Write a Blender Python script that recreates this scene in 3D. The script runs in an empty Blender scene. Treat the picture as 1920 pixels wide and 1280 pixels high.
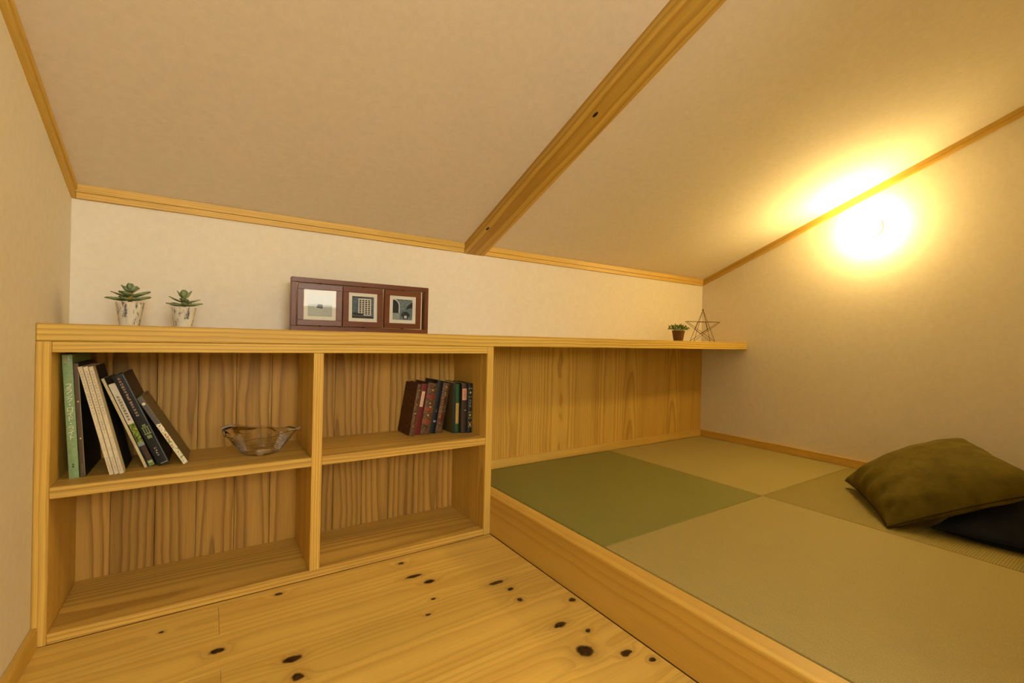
import bpy, bmesh, math, random
from mathutils import Vector, Matrix

S = bpy.context.scene
COL = S.collection
random.seed(7)
PI = math.pi

# ------------------------------------------------------------------ camera, world, exposure
CAM = Vector((0.3522, -1.569, 0.7863))
cr = Vector((0.83256699, -0.55343599, 0.02325541))
cu = Vector((-0.0168463, 0.01666536, 0.99971919))
cf = Vector((0.55366814, 0.83272497, -0.00455168))
cd = bpy.data.cameras.new('camera')
cd.sensor_width = 36.0
cd.lens = 855.02 / 1920 * 36.0
cd.clip_start = 0.02
cam = bpy.data.objects.new('camera', cd)
COL.objects.link(cam)
cam.matrix_world = Matrix(((cr.x, cu.x, -cf.x, CAM.x), (cr.y, cu.y, -cf.y, CAM.y), (cr.z, cu.z, -cf.z, CAM.z), (0, 0, 0, 1)))
S.camera = cam

W = bpy.data.worlds.new('world')
S.world = W
W.use_nodes = True
W.node_tree.nodes['Background'].inputs[0].default_value = (1.0, 0.98, 0.88, 1)
W.node_tree.nodes['Background'].inputs[1].default_value = 12.5
S.view_settings.view_transform = 'Standard'
S.view_settings.look = 'None'
S.view_settings.gamma = 1.0
S.view_settings.use_curve_mapping = False
S.cycles.transparent_max_bounces = 24
S.view_settings.exposure = 0.37
LAMP_STRENGTH = 410.0
LAMP_COLOUR = (1.0, 0.72, 0.27)

pl = bpy.data.lights.new('daylight_portal', 'AREA')       # guides sampling of the daylight that comes in through the added passage
pl.shape = 'RECTANGLE'; pl.size = 1.31; pl.size_y = 0.93
pl.cycles.is_portal = True
po = bpy.data.objects.new('daylight_portal', pl); COL.objects.link(po)
po.location = (0.655, -4.2, 1.665); po.rotation_euler = (-PI / 2, 0, 0)

# ------------------------------------------------------------------ room measures (metres)
XW = 3.1694            # right wall
H = 0.80               # counter top
CT = 0.0442            # counter thickness
XR = 1.3102            # right end of the bookshelf, face of the platform
DP = 0.2924            # face of the bookshelf back boards
DQ = 0.3111            # face of the alcove panel
DW = 0.3205            # face of the back wall
ZC, SL = 1.1817, 0.3989
CE = 0.0375            # trim height under the ceiling
ZT = 0.1603            # tatami surface
YB = -2.0              # end of the room behind the camera
YP = -4.2              # open end of the added daylight passage

# ------------------------------------------------------------------ helpers
def lin(h):
    if isinstance(h, str):
        h = h.lstrip('#')
        h = [int(h[i:i + 2], 16) for i in (0, 2, 4)]
    v = [c / 255 for c in h]
    return tuple(c / 12.92 if c <= 0.04045 else ((c + 0.055) / 1.055) ** 2.4 for c in v) + (1,)

class NT:
    def __init__(s, name):
        s.m = bpy.data.materials.new(name)
        s.m.use_nodes = True
        s.t = s.m.node_tree
        s.t.nodes.clear()
        s.out = s.n('ShaderNodeOutputMaterial')
    def n(s, typ, **kw):
        nd = s.t.nodes.new(typ)
        for k, v in kw.items():
            setattr(nd, k, v)
        return nd
    def put(s, sock, v):
        if isinstance(v, bpy.types.NodeSocket):
            s.t.links.new(v, sock)
        elif v is not None:
            sock.default_value = v
    def math(s, op, a, b=None, c=None, clamp=False):
        nd = s.n('ShaderNodeMath', operation=op, use_clamp=clamp)
        s.put(nd.inputs[0], a)
        if b is not None: s.put(nd.inputs[1], b)
        if c is not None: s.put(nd.inputs[2], c)
        return nd.outputs[0]
    def vec(s, op, a, b=None):
        nd = s.n('ShaderNodeVectorMath', operation=op)
        s.put(nd.inputs[0], a)
        if b is not None: s.put(nd.inputs[1], b)
        return nd.outputs['Value'] if op in ('LENGTH', 'DOT_PRODUCT') else nd.outputs[0]
    def comb(s, x, y, z):
        nd = s.n('ShaderNodeCombineXYZ')
        for i, v in enumerate((x, y, z)): s.put(nd.inputs[i], v)
        return nd.outputs[0]
    def noise(s, v, scale=5.0, detail=2.0, rough=0.5):
        nd = s.n('ShaderNodeTexNoise')
        s.put(nd.inputs['Vector'], v)
        nd.inputs['Scale'].default_value = scale
        nd.inputs['Detail'].default_value = detail
        nd.inputs['Roughness'].default_value = rough
        return nd.outputs[0]
    def ramp(s, f, stops, interp='LINEAR'):
        nd = s.n('ShaderNodeValToRGB')
        cr_ = nd.color_ramp
        cr_.interpolation = interp
        while len(cr_.elements) < len(stops): cr_.elements.new(0.5)
        for e, (p, c) in zip(cr_.elements, stops):
            e.position = p
            e.color = c if len(c) == 4 else tuple(c) + (1,)
        s.put(nd.inputs[0], f)
        return nd.outputs[0]
    def mix(s, f, a, b, blend='MIX'):
        nd = s.n('ShaderNodeMix', data_type='RGBA', blend_type=blend)
        s.put(nd.inputs[0], f)
        s.put(nd.inputs[6], a)
        s.put(nd.inputs[7], b)
        return nd.outputs[2]
    def remap(s, v, a, b, c=0.0, d=1.0):
        nd = s.n('ShaderNodeMapRange')
        s.put(nd.inputs[0], v)
        for i, x in enumerate((a, b, c, d)): nd.inputs[i + 1].default_value = x
        return nd.outputs[0]
    def bump(s, h, strength=0.3, dist=0.001):
        nd = s.n('ShaderNodeBump')
        nd.inputs['Strength'].default_value = strength
        nd.inputs['Distance'].default_value = dist
        s.put(nd.inputs['Height'], h)
        return nd.outputs[0]
    def bsdf(s, col, rough=0.6, normal=None, spec=0.3, **kw):
        nd = s.n('ShaderNodeBsdfPrincipled')
        s.put(nd.inputs['Base Color'], col)
        s.put(nd.inputs['Roughness'], rough)
        nd.inputs['Specular IOR Level'].default_value = spec
        for k, v in kw.items():
            s.put(nd.inputs[k.replace('_', ' ')], v)
        if normal is not None: s.put(nd.inputs['Normal'], normal)
        s.t.links.new(nd.outputs[0], s.out.inputs[0])
        return s.m

def plain(name, col, rough=0.6, spec=0.3, var=0.0, scale=60, **kw):
    t = NT(name)
    c = lin(col) if isinstance(col, str) else tuple(col) + (1,)
    o = t.n('ShaderNodeTexCoord').outputs['Object']
    nz = t.noise(o, scale, 3)
    k = 1 - var
    c2 = (c[0] * k, c[1] * k, c[2] * k, 1)
    return t.bsdf(t.mix(t.remap(nz, .35, .65), c, c2), rough, t.bump(nz, .15, .0005), spec, **kw)

def wood(name, axis, light, dark, ring=0.009, pith=0.05, spread=0.10, slope=0.08, wob=0.012, contrast=1.0,
         vary=0.18, rough=0.45, knots=(), fibre=0.12, spec=0.25, wider=1.0, sway=0.01):
    """solid timber: growth rings about a pith line that runs along `axis`, shifted for every piece"""
    t = NT(name)
    tc = t.n('ShaderNodeTexCoord').outputs['Object']
    rnd = t.n('ShaderNodeObjectInfo').outputs['Random']
    sp = t.n('ShaderNodeSeparateXYZ'); t.put(sp.inputs[0], tc)
    X, Y, Z = sp.outputs
    l, w, d = {'x': (X, Y, Z), 'y': (Y, X, Z), 'z': (Z, X, Y)}[axis]
    r2 = t.math('FRACT', t.math('MULTIPLY', rnd, 17.31))
    r3 = t.math('FRACT', t.math('MULTIPLY', rnd, 57.17))
    l2 = t.math('ADD', l, t.math('MULTIPLY', rnd, 31.0))
    low = t.noise(t.comb(t.math('MULTIPLY', l2, 1.0), t.math('MULTIPLY', r2, 40.0), 0.0), 2.6, 2)
    low2 = t.noise(t.comb(t.math('MULTIPLY', l2, 1.0), t.math('MULTIPLY', w, 3.0), t.math('MULTIPLY_ADD', d, 3.0, t.math('MULTIPLY', r3, 9.0))), 4.5, 3)
    w2 = t.math('ADD', w, t.math('MULTIPLY', t.math('SUBTRACT', r2, 0.5), spread))
    w2 = t.math('ADD', w2, t.math('MULTIPLY', t.math('SUBTRACT', low, 0.5), sway))
    d2 = t.math('ADD', d, t.math('MULTIPLY_ADD', r3, pith, pith * 0.35))
    d2 = t.math('ADD', d2, t.math('MULTIPLY', l, t.math('MULTIPLY', t.math('MULTIPLY_ADD', r2, 2.0, -.55), slope)))
    r = t.math('SQRT', t.math('ADD', t.math('MULTIPLY', w2, w2), t.math('MULTIPLY', d2, d2)))
    r = t.math('ADD', r, t.math('MULTIPLY', t.math('SUBTRACT', low2, 0.5), wob * 2))
    kmask = None
    if knots:
        pos = t.n('ShaderNodeNewGeometry').outputs['Position']
        wobn = t.n('ShaderNodeTexNoise'); t.put(wobn.inputs['Vector'], pos)
        wobn.inputs['Scale'].default_value = 55; wobn.inputs['Detail'].default_value = 2
        wv = t.vec('MULTIPLY', t.vec('SUBTRACT', wobn.outputs['Color'], (0.5, 0.5, 0.5)), (0.014, 0.010, 0))
        p2 = t.vec('ADD', pos, wv)
        dm = None
        for (kx, ky, rx, ry) in knots:
            q = t.vec('MULTIPLY', t.vec('SUBTRACT', p2, (kx, ky, 0)), (1 / rx, 1 / ry, 0))
            L = t.vec('LENGTH', q)
            dm = L if dm is None else t.math('MINIMUM', dm, L)
        halo = t.math('DIVIDE', 1.0, t.math('ADD', 1.0, t.math('MULTIPLY', dm, dm)))
        r = t.math('ADD', r, t.math('MULTIPLY', halo, 0.05))
        kmask = t.remap(dm, 1.1, 0.75)
        khalo = t.remap(dm, 2.6, 0.9)
    f = t.math('FRACT', t.math('DIVIDE', r, ring))
    late = t.ramp(f, [(0.0, (0.25,) * 3), (0.14, (0.0,) * 3), (0.5, (0.12,) * 3), (0.86, (0.85,) * 3), (0.94, (1.0,) * 3), (1.0, (0.25,) * 3)])
    fine = t.noise(t.comb(t.math('MULTIPLY', l2, 6.0), t.math('MULTIPLY', w, 420.0), t.math('MULTIPLY', d, 420.0)), 1.0, 2)
    cl, cdk = lin(light), lin(dark)
    c = t.mix(t.math('MULTIPLY', late, contrast, clamp=True), cl, cdk)
    wide = t.noise(t.comb(t.math('MULTIPLY', l2, 0.7), t.math('MULTIPLY', w, 16.0 * wider), t.math('MULTIPLY', d, 16.0)), 1.0, 2)
    c = t.mix(t.remap(wide, .45, .75, 0, .38), c, cdk)
    br = t.math('MULTIPLY_ADD', r3, vary, 1 - vary * 0.6)
    br = t.math('MULTIPLY', br, t.remap(fine, .3, .7, 1 - fibre, 1 + fibre * .5))
    c = t.mix(1.0, c, t.comb(br, br, br), 'MULTIPLY')
    if kmask is not None:
        c = t.mix(t.math('MULTIPLY', khalo, 0.30), c, lin('#8a5a2a'))
        core = t.ramp(t.noise(pos, 90, 3), [(.35, lin('#1a0f08')), (.65, lin('#4a2f18'))])
        c = t.mix(kmask, c, core)
    return t.bsdf(c, rough, t.bump(t.math('ADD', late, fine), .12, .0004), spec)

def mesh_obj(name, bm, mats, parent=None, loc=(0, 0, 0), smooth=False, me=None):
    if me is None:
        me = bpy.data.meshes.new(name)
        bm.normal_update()
        bm.to_mesh(me); bm.free()
        for m in (mats if isinstance(mats, (list, tuple)) else [mats]):
            me.materials.append(m)
        if smooth:
            for p in me.polygons: p.use_smooth = True
    o = bpy.data.objects.new(name, me)
    COL.objects.link(o)
    o.location = loc
    if parent is not None:
        o.parent = parent
        if parent.parent is None and 'abs' in parent: pass
    return o

def badd(bm, x0, x1, y0, y1, z0, z1, mat=0, M=None):
    vs = [bm.verts.new((x, y, z)) for x in (x0, x1) for y in (y0, y1) for z in (z0, z1)]
    fs = []
    for q in ((0, 1, 3, 2), (4, 6, 7, 5), (0, 4, 5, 1), (2, 3, 7, 6), (0, 2, 6, 4), (1, 5, 7, 3)):
        f = bm.faces.new([vs[i] for i in q]); f.material_index = mat; fs.append(f)
    if M is not None: bmesh.ops.transform(bm, matrix=M, verts=vs)
    return vs

def bevel(bm, w, seg=1):
    if w > 0:
        bmesh.ops.bevel(bm, geom=bm.edges[:], offset=w, segments=seg, affect='EDGES', profile=0.5, clamp_overlap=True)

def box(name, mat, x0, x1, y0, y1, z0, z1, parent=None, bev=0.0015):
    """axis aligned piece given in world coordinates, origin at its centre"""
    c = Vector(((x0 + x1) / 2, (y0 + y1) / 2, (z0 + z1) / 2))
    bm = bmesh.new()
    badd(bm, x0 - c.x, x1 - c.x, y0 - c.y, y1 - c.y, z0 - c.z, z1 - c.z)
    bevel(bm, bev)
    off = Vector((0, 0, 0))
    p = parent
    while p is not None:
        off += p.location; p = p.parent
    return mesh_obj(name, bm, mat, parent, c - off)

def empty(name, loc=(0, 0, 0), rot=(0, 0, 0)):
    o = bpy.data.objects.new(name, None)
    o.empty_display_size = 0.05
    COL.objects.link(o)
    o.location = loc; o.rotation_euler = rot
    return o

def tag(o, label, cat, group=None):
    o['label'] = label; o['category'] = cat
    if group: o['group'] = group
    return o

def struct(o, label=None):
    o['kind'] = 'structure'
    if label: o['label'] = label
    return o

def prism(bm, pts, axis_vec):
    """extrude a closed polygon of 3D points along a vector"""
    a = [bm.verts.new(p) for p in pts]
    b = [bm.verts.new(Vector(p) + axis_vec) for p in pts]
    n = len(pts)
    bm.faces.new(a[::-1]); bm.faces.new(b)
    for i in range(n):
        bm.faces.new((a[i], a[(i + 1) % n], b[(i + 1) % n], b[i]))
    bmesh.ops.recalc_face_normals(bm, faces=bm.faces[:])

def lathe(bm, prof, n=32, mat=0, cap0=False, cap1=False, fn=None):
    rings = []
    for r, z in prof:
        ring = []
        for i in range(n):
            a = 2 * PI * i / n
            p = Vector((r * math.cos(a), r * math.sin(a), z))
            if fn: p = fn(p, a, r, z)
            ring.append(bm.verts.new(p))
        rings.append(ring)
    for a, b in zip(rings, rings[1:]):
        for i in range(n):
            f = bm.faces.new((a[i], a[(i + 1) % n], b[(i + 1) % n], b[i])); f.material_index = mat
    if cap0: f = bm.faces.new(rings[0][::-1]); f.material_index = mat
    if cap1: f = bm.faces.new(rings[-1]); f.material_index = mat
    return rings

def tube(bm, a, b, r, n=8):
    a, b = Vector(a), Vector(b)
    d = (b - a); L = d.length
    q = d.to_track_quat('Z', 'Y').to_matrix().to_4x4()
    M = Matrix.Translation(a) @ q
    vs = bmesh.ops.create_cone(bm, cap_ends=True, segments=n, radius1=r, radius2=r, depth=L, matrix=M @ Matrix.Translation((0, 0, L / 2)))
    return vs

# ------------------------------------------------------------------ materials
def wallpaper(name, col, col2):
    t = NT(name)
    p = t.n('ShaderNodeTexCoord').outputs['Object']
    a = t.noise(p, 45, 4, .65); b = t.noise(p, 300, 2, .6)
    c = t.mix(t.remap(a, .38, .64), lin(col), lin(col2))
    return t.bsdf(c, .85, t.bump(t.math('ADD', t.math('MULTIPLY', a, .35), b), .16, .0008), .15)
M_wall = wallpaper('wallpaper', '#eae1ce', '#e6dcc8')
M_ceil = wallpaper('ceiling_paper', '#e7dcc8', '#e2d7c2')

M_cedar_x = wood('pine_lumber_along_x', 'x', (231, 195, 97), (176, 129, 46), ring=.0068, pith=.25, spread=.3, slope=.004, wob=.0012, contrast=.7)
M_cedar_z = wood('pine_lumber_upright', 'z', (227, 188, 93), (172, 126, 46), ring=.0058, pith=.25, spread=.3, slope=.006, wob=.0012, contrast=.6)
M_board = wood('cedar_back_boards', 'z', (192, 149, 72), (114, 74, 28), ring=.020, pith=.045, spread=.10, slope=.050, wob=.0045, contrast=.62, vary=.46, sway=.03)
M_panel = wood('cedar_panel_veneer', 'z', (216, 175, 83), (160, 114, 43), ring=.0095, pith=.16, spread=.3, slope=.022, wob=.0045, contrast=.6, vary=.10, sway=.02)
M_shelf = wood('cedar_shelf_board', 'x', (216, 177, 88), (142, 100, 38), ring=.011, pith=.15, spread=.2, slope=.008, wob=.003, contrast=.6)
M_trim = wood('pine_trim', 'x', (228, 189, 96), (182, 135, 52), ring=.007, pith=.2, spread=.2, slope=.006, wob=.0015, contrast=.45)
M_trimy = wood('pine_trim_rising', 'y', (222, 184, 90), (174, 129, 48), ring=.007, pith=.2, spread=.2, slope=.006, wob=.0015, contrast=.45)
M_beam = wood('pine_beam', 'y', (218, 178, 83), (148, 106, 33), ring=.019, pith=.09, spread=.10, slope=.006, wob=.004, contrast=.6, sway=.03,
              knots=())
M_kam = wood('pine_platform_edge', 'y', (226, 186, 92), (192, 146, 64), ring=.022, pith=.10, spread=.1, slope=.010, wob=.006, contrast=.5, fibre=.05, sway=.02)
KN = [(0.382, -0.24, .018, .011), (0.262, -0.082, .007, .005), (0.541, -0.041, .012, .008), (0.921, -0.05, .012, .009),
      (0.926, -0.153, .030, .010), (0.957, -0.21, .020, .011), (0.929, -0.307, .008, .005), (0.884, -0.373, .009, .005),
      (0.534, -0.367, .022, .012), (0.535, -0.436, .014, .014), (1.138, -0.327, .028, .010), (1.158, -0.383, .012, .008),
      (1.149, -0.447, .010, .010), (1.285, -0.529, .013, .010), (1.175, -0.605, .022, .011), (1.224, -0.665, .009, .008),
      (1.161, -0.720, .024, .022), (1.245, -0.781, .018, .010), (1.283, -0.832, .010, .008), (0.60, -0.62, .02, .012), (0.2, -0.72, .018, .011),
      (0.95, -1.0, .02, .012)]
M_floor = wood('knotty_pine_floor', 'x', (232, 195, 100), (190, 142, 58), ring=.015, pith=.06, spread=.10, slope=.018, wob=.006, contrast=.42, vary=.2, knots=KN, rough=.38, spec=.35, fibre=.06, sway=.03)
M_under = plain('subfloor', '#6a4a28', .9)

def tatami(name, axis, light, dark):
    t = NT(name)
    p = t.n('ShaderNodeTexCoord').outputs['Object']
    sp = t.n('ShaderNodeSeparateXYZ'); t.put(sp.inputs[0], p)
    w, l = (sp.outputs[0], sp.outputs[1]) if axis == 'y' else (sp.outputs[1], sp.outputs[0])
    rib = t.math('SINE', t.math('MULTIPLY', w, 2 * PI / .0068))
    rib01 = t.math('MULTIPLY_ADD', rib, .5, .5)
    strand = t.noise(t.comb(t.math('MULTIPLY', l, 14.0), t.math('MULTIPLY', w, 600.0), 0.0), 1.0, 2)
    weave = t.noise(t.comb(t.math('MULTIPLY', l, 260.0), t.math('MULTIPLY', w, 260.0), 0.0), 1.0, 2)
    c = t.mix(t.math('MULTIPLY', t.math('ADD', t.math('MULTIPLY', rib01, .7), t.math('MULTIPLY', strand, .5)), .85, clamp=True), lin(dark), lin(light))
    k = t.remap(weave, .3, .7, .9, 1.08)
    c = t.mix(1.0, c, t.comb(k, k, k), 'MULTIPLY')
    return t.bsdf(c, .6, t.bump(t.math('ADD', rib01, t.math('MULTIPLY', weave, .3)), .5, .0012), .25)
M_tat_dark = tatami('tatami_weave_dark_sheen', 'x', '#8f8a4a', '#6b6a34')  # three tones of one rush weave; sheen by rib direction is painted in
M_tat_light = tatami('tatami_weave_light_sheen', 'y', '#b5a468', '#8d8048')
M_tat_mid = tatami('tatami_weave_mid_sheen', 'x', '#a0914e', '#766a34')

# ------------------------------------------------------------------ room shell
bm = bmesh.new()
badd(bm, 0, XR, YB, 0.0, -.06, -.012); badd(bm, 0, XW, 0.0, DW, -.06, -.0005); badd(bm, XR, XW, YB, 0.0, -.06, -.0005)
floor = struct(mesh_obj('floor', bm, M_under), 'knotty pine plank floor in front of the bookshelf')
edges = [0.0, -.028]
while edges[-1] > YB + .2: edges.append(edges[-1] - .145)
edges.append(YB)
for i, (a, b) in enumerate(zip(edges, edges[1:])):
    cuts = [0.0, XR - .001]
    if i in (1, 3): cuts = [0.0, .388, XR - .001]
    elif i > 6: cuts = [0.0, .3 + .37 * ((i * 7) % 3), XR - .001] if i % 2 else cuts
    for x0, x1 in zip(cuts, cuts[1:]):
        box('plank', M_floor, x0 + .0003, x1 - .0003, b + .0003, a - .0003, -.012, 0.0, floor, .0006)

def zc(y): return ZC + SL * (DW - y)
# back wall with the alcove's wood panelling
bm = bmesh.new()
badd(bm, -.1, XW + .1, DW, DW + .1, -.06, zc(DW) + .16)
wall_back = struct(mesh_obj('wall_back', bm, M_wall), 'cream papered low back wall above the long counter')
pe = [XR + .001, 1.670, 2.036, 2.401, 2.782, XW - .0005]
for a, b in zip(pe, pe[1:]):
    box('panel_board', M_panel, a + .0002, b - .0002, DQ, DW, ZT - .01, H - CT - .0004, wall_back, .0004)

def side_wall(name, x0, x1, label):
    bm = bmesh.new()
    y1 = DW + .1
    prism(bm, [(x0, YB, -.06), (x0, y1, -.06), (x0, y1, zc(y1) + .1), (x0, YB, zc(YB) + .1)], Vector((x1 - x0, 0, 0)))
    return struct(mesh_obj(name, bm, M_wall), label)
side_wall('wall_left', -.1, 0.0, 'cream papered left wall')
side_wall('wall_right', XW, XW + .1, 'cream papered gable wall with the round lamp')
bm = bmesh.new()
y1 = DW + .1
prism(bm, [(-.1, YB, zc(YB) + CE), (-.1, y1, zc(y1) + CE), (-.1, y1, zc(y1) + CE + .1), (-.1, YB, zc(YB) + CE + .1)], Vector((XW + .2, 0, 0)))
struct(mesh_obj('ceiling', bm, M_ceil), 'sloping cream papered ceiling')

# unseen wall and passage, added to let daylight in and shade the platform side
bm = bmesh.new()
badd(bm, XR, XW + .1, YB - .1, YB, -.06, zc(YB) + .1)
badd(bm, XR, XR + .1, YP, YB - .1, -.06, 2.4)
struct(mesh_obj('wall_front', bm, M_wall), 'cream papered unseen wall behind the viewer, added to shape the daylight')
bm = bmesh.new()
badd(bm, -.1, 0, YP, YB, -.06, 2.4)
badd(bm, 0, XR, YP, YP + .1, 0, 1.2)  # low wall added so daylight enters only from above
struct(mesh_obj('wall_added_passage', bm, M_wall), 'cream papered left wall of the added daylight passage and the low wall at its end')
bm = bmesh.new()
badd(bm, -.1, XR + .1, YP, YB - .001, 2.13, 2.26)
struct(mesh_obj('ceiling_added_passage', bm, M_ceil), 'flat ceiling of the added daylight passage')
bm = bmesh.new()
badd(bm, 0, XR, YP, YB - .001, -.06, 0)
struct(mesh_obj('floor_added_passage', bm, M_floor), 'pine floor of the added daylight passage')

# ceiling trims: two-step moulding
def back_trim(name, x0, x1):
    bm = bmesh.new()
    badd(bm, -(x1 - x0) / 2, (x1 - x0) / 2, -.011, 0, 0, .0185)
    badd(bm, -(x1 - x0) / 2, (x1 - x0) / 2, -.015, 0, .0195, CE + .005)
    o = struct(mesh_obj(name, bm, M_trim, loc=((x0 + x1) / 2, DW, ZC)))
    return o
GA, GB = 1.325, 1.437
back_trim('trim_1', .012, GA)
back_trim('trim_2', GB, XW - .012)
def along_slope(bm, name, mat, loc):
    """give a piece that climbs with the roof its own axis along the climb, so the grain follows it"""
    a = math.atan(SL)
    bmesh.ops.transform(bm, matrix=Matrix.Rotation(a, 4, 'X'), verts=bm.verts)
    o = mesh_obj(name, bm, mat, loc=loc)
    o.rotation_euler = (-a, 0, 0)
    return o
def slope_trim(name, x, sgn):
    bm = bmesh.new()
    ys, ye = DW, YB
    ym = (ys + ye) / 2
    for (th, a, b) in ((.011, 0, .0185), (.015, .0195, CE + .002)):
        xs = sorted((0, sgn * th))
        prism(bm, [(xs[0], ys - ym, zc(ys) - zc(ym) + a), (xs[0], ye - ym, zc(ye) - zc(ym) + a),
                   (xs[0], ye - ym, zc(ye) - zc(ym) + b), (xs[0], ys - ym, zc(ys) - zc(ym) + b)], Vector((xs[1] - xs[0], 0, 0)))
    return struct(along_slope(bm, name, M_trimy, (x, ym, zc(ym))))
slope_trim('trim_3', 0.0, 1)
slope_trim('trim_4', XW, -1)

# beam
bm = bmesh.new()
ys, ye = DW, YB
ym = (ys + ye) / 2
prism(bm, [(-(GB - GA) / 2, ys - ym, zc(ys) - zc(ym) - .004), (-(GB - GA) / 2, ye - ym, zc(ye) - zc(ym) - .004),
           (-(GB - GA) / 2, ye - ym, zc(ye) - zc(ym) + CE + .03), (-(GB - GA) / 2, ys - ym, zc(ys) - zc(ym) + CE + .03)], Vector((GB - GA, 0, 0)))
bevel(bm, .003)
beam = tag(along_slope(bm, 'ceiling_beam', M_beam, ((GA + GB) / 2, ym, zc(ym))), 'exposed pine beam running up the sloping ceiling', 'beam')
M_knot = plain('dark_knot', '#2a180c', .6, var=.4, scale=200)
for (x, y, rx, ry) in ((GA + .035, -.50, .006, .012), (GA + .012, .12, .006, .012)):
    bm = bmesh.new()
    bmesh.ops.create_circle(bm, cap_ends=True, segments=14, radius=1.0)
    Mk = Matrix.Rotation(math.atan(SL), 4, 'X') @ Matrix.Translation((x - beam.location.x, y - beam.location.y, zc(y) - .0050 - beam.location.z)) @ Matrix.Rotation(-math.atan(SL), 4, 'X') @ Matrix.Diagonal((rx, ry, -1, 1))
    bmesh.ops.transform(bm, matrix=Mk, verts=bm.verts)
    mesh_obj('knot', bm, M_knot, beam)

# skirtings
struct(box('baseboard_left', M_trimy, 0.0005, .0132, YB, -.0006, 0.0, .0507, None, .001))
struct(box('baseboard_back', M_trim, XR + .001, XW - .0135, DQ - .0132, DQ - .0002, ZT + .0003, ZT + .042, None, .001))
struct(box('baseboard_right', M_trimy, XW - .0132, XW - .0005, YB, DQ - .0005, ZT + .0003, ZT + .042, None, .001))

# ------------------------------------------------------------------ counter, bookshelf
counter = tag(box('counter_top', M_cedar_x, 0.0005, XW - .0005, 0.0, DW - .0005, H - CT, H, None, .002),
              'long pine counter board running wall to wall over the bookshelf', 'counter')
bs = tag(empty('bookshelf', (0.65, 0.15, 0)), 'open pine bookshelf of four compartments under the counter', 'bookshelf')
TP, TPL = .0308, .0286
XD = .6338
ZTOP = H - CT - .0005
box('side_panel', M_cedar_z, 0.0005, TPL, 0.0, DP, 0.0, ZTOP, bs)
box('side_panel', M_cedar_z, XR - TP, XR - .0005, 0.0, DP, 0.0, ZTOP, bs)
box('top_rail', M_cedar_x, TPL + .0003, XR - TP - .0003, .0012, DP, ZTOP - .0276, ZTOP - .0004, bs)
box('bottom_board', M_shelf, TPL + .0003, XR - TP - .0003, .0008, DP, 0.0005, .0265, bs)
box('divider', M_cedar_z, XD, XD + TP, 0.0, DP, .027, ZTOP - .028, bs)
ZS = .3918
box('shelf', M_shelf, TPL + .0003, XD - .0003, .0005, DP, ZS - .0292, ZS, bs)
box('shelf', M_shelf, XD + TP + .0003, XR - TP - .0003, .0005, DP, ZS - .0292, ZS, bs)
k = 0
x = -.004
while x < XR - .02:
    a, b = max(x, .001), min(x + .11, XR - .001)
    dy = random.uniform(0, .0008)
    box('back_board', M_board, a + .0005, b - .0005, DP + .0004 + dy, DW - .0006, 0.0, ZTOP, bs, .0009)
    x += .11

# ------------------------------------------------------------------ platform and tatami
pf = tag(empty('tatami_platform', (2.2, -1.0, 0)), 'raised pine platform edged by a wide plank and carrying the tatami', 'platform')
TK = .0583
box('front_plank', M_kam, XR + .0003, XR + TK, YB, DQ - .014, 0.0, .1575, pf, .0025)
box('deck', M_under, XR + TK + .0005, XW - .001, YB, DQ - .0005, 0.0, .1445, pf, 0)
box('deck_board', M_kam, XR + TK + .001, XW - .014, YB + .01, -1.4645, .1447, .1595, pf, .001)
XJ, YJ = 2.284, -.5744
def mat_(x0, x1, y0, y1, m, label):
    o = box('tatami_mat', m, x0 + .0008, x1 - .0008, y0 + .0008, y1 - .0008, .1447, ZT, None, .0022)
    return tag(o, label, 'tatami mat', 'square tatami mats on the platform')
X0, X1, Y1 = XR + TK, XW - .0135, DQ - .0136
mat_(X0, XJ, YJ, Y1, M_tat_dark, 'square tatami mat with painted dark sheen beside the end of the bookshelf')
mat_(XJ, X1, YJ, Y1, M_tat_light, 'square tatami mat with painted light sheen in the far corner below the star')
mat_(X0, XJ, YJ - .887, YJ - .0005, M_tat_light, 'large tatami mat with painted light sheen nearest the viewer, along the platform edge')
mat_(XJ, X1, YJ - .887, YJ - .0005, M_tat_mid, 'ribbed tatami mat with painted mid sheen under the olive cushion')

# ------------------------------------------------------------------ wall lamp
lp = tag(empty('wall_lamp', (XW, -.632, 1.40), (0, -PI / 2, 0)), 'round glowing wall lamp on the gable wall under the ceiling', 'lamp')
M_white = plain('white_enamel', '#f0ece2', .4, .4)
t = NT('glowing_glass')
em = t.n('ShaderNodeEmission')
em.inputs[0].default_value = LAMP_COLOUR + (1,); em.inputs[1].default_value = LAMP_STRENGTH
t.t.links.new(em.outputs[0], t.out.inputs[0])
M_glow = t.m
bm = bmesh.new()
lathe(bm, [(.050, 0.0), (.050, .010), (.046, .014), (.018, .016), (.018, .030)], 40, cap1=True)
mesh_obj('back_plate', bm, M_white, lp, smooth=False)
bm = bmesh.new()
bmesh.ops.create_uvsphere(bm, u_segments=28, v_segments=16, radius=.046, matrix=Matrix.Diagonal((1, 1, .34, 1)))
mesh_obj('globe', bm, M_glow, lp, (0, 0, .045), True)

# ------------------------------------------------------------------ books
M_page = plain('book_pages', '#d9cba8', .8, var=.12, scale=300)
_cm = {}
def cm(col, rough=.5, var=.15, scale=120):
    k = (col, rough, var, scale)
    if k not in _cm: _cm[k] = plain('cover_' + col.strip('#'), col, rough, .3, var, scale)
    return _cm[k]

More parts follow.
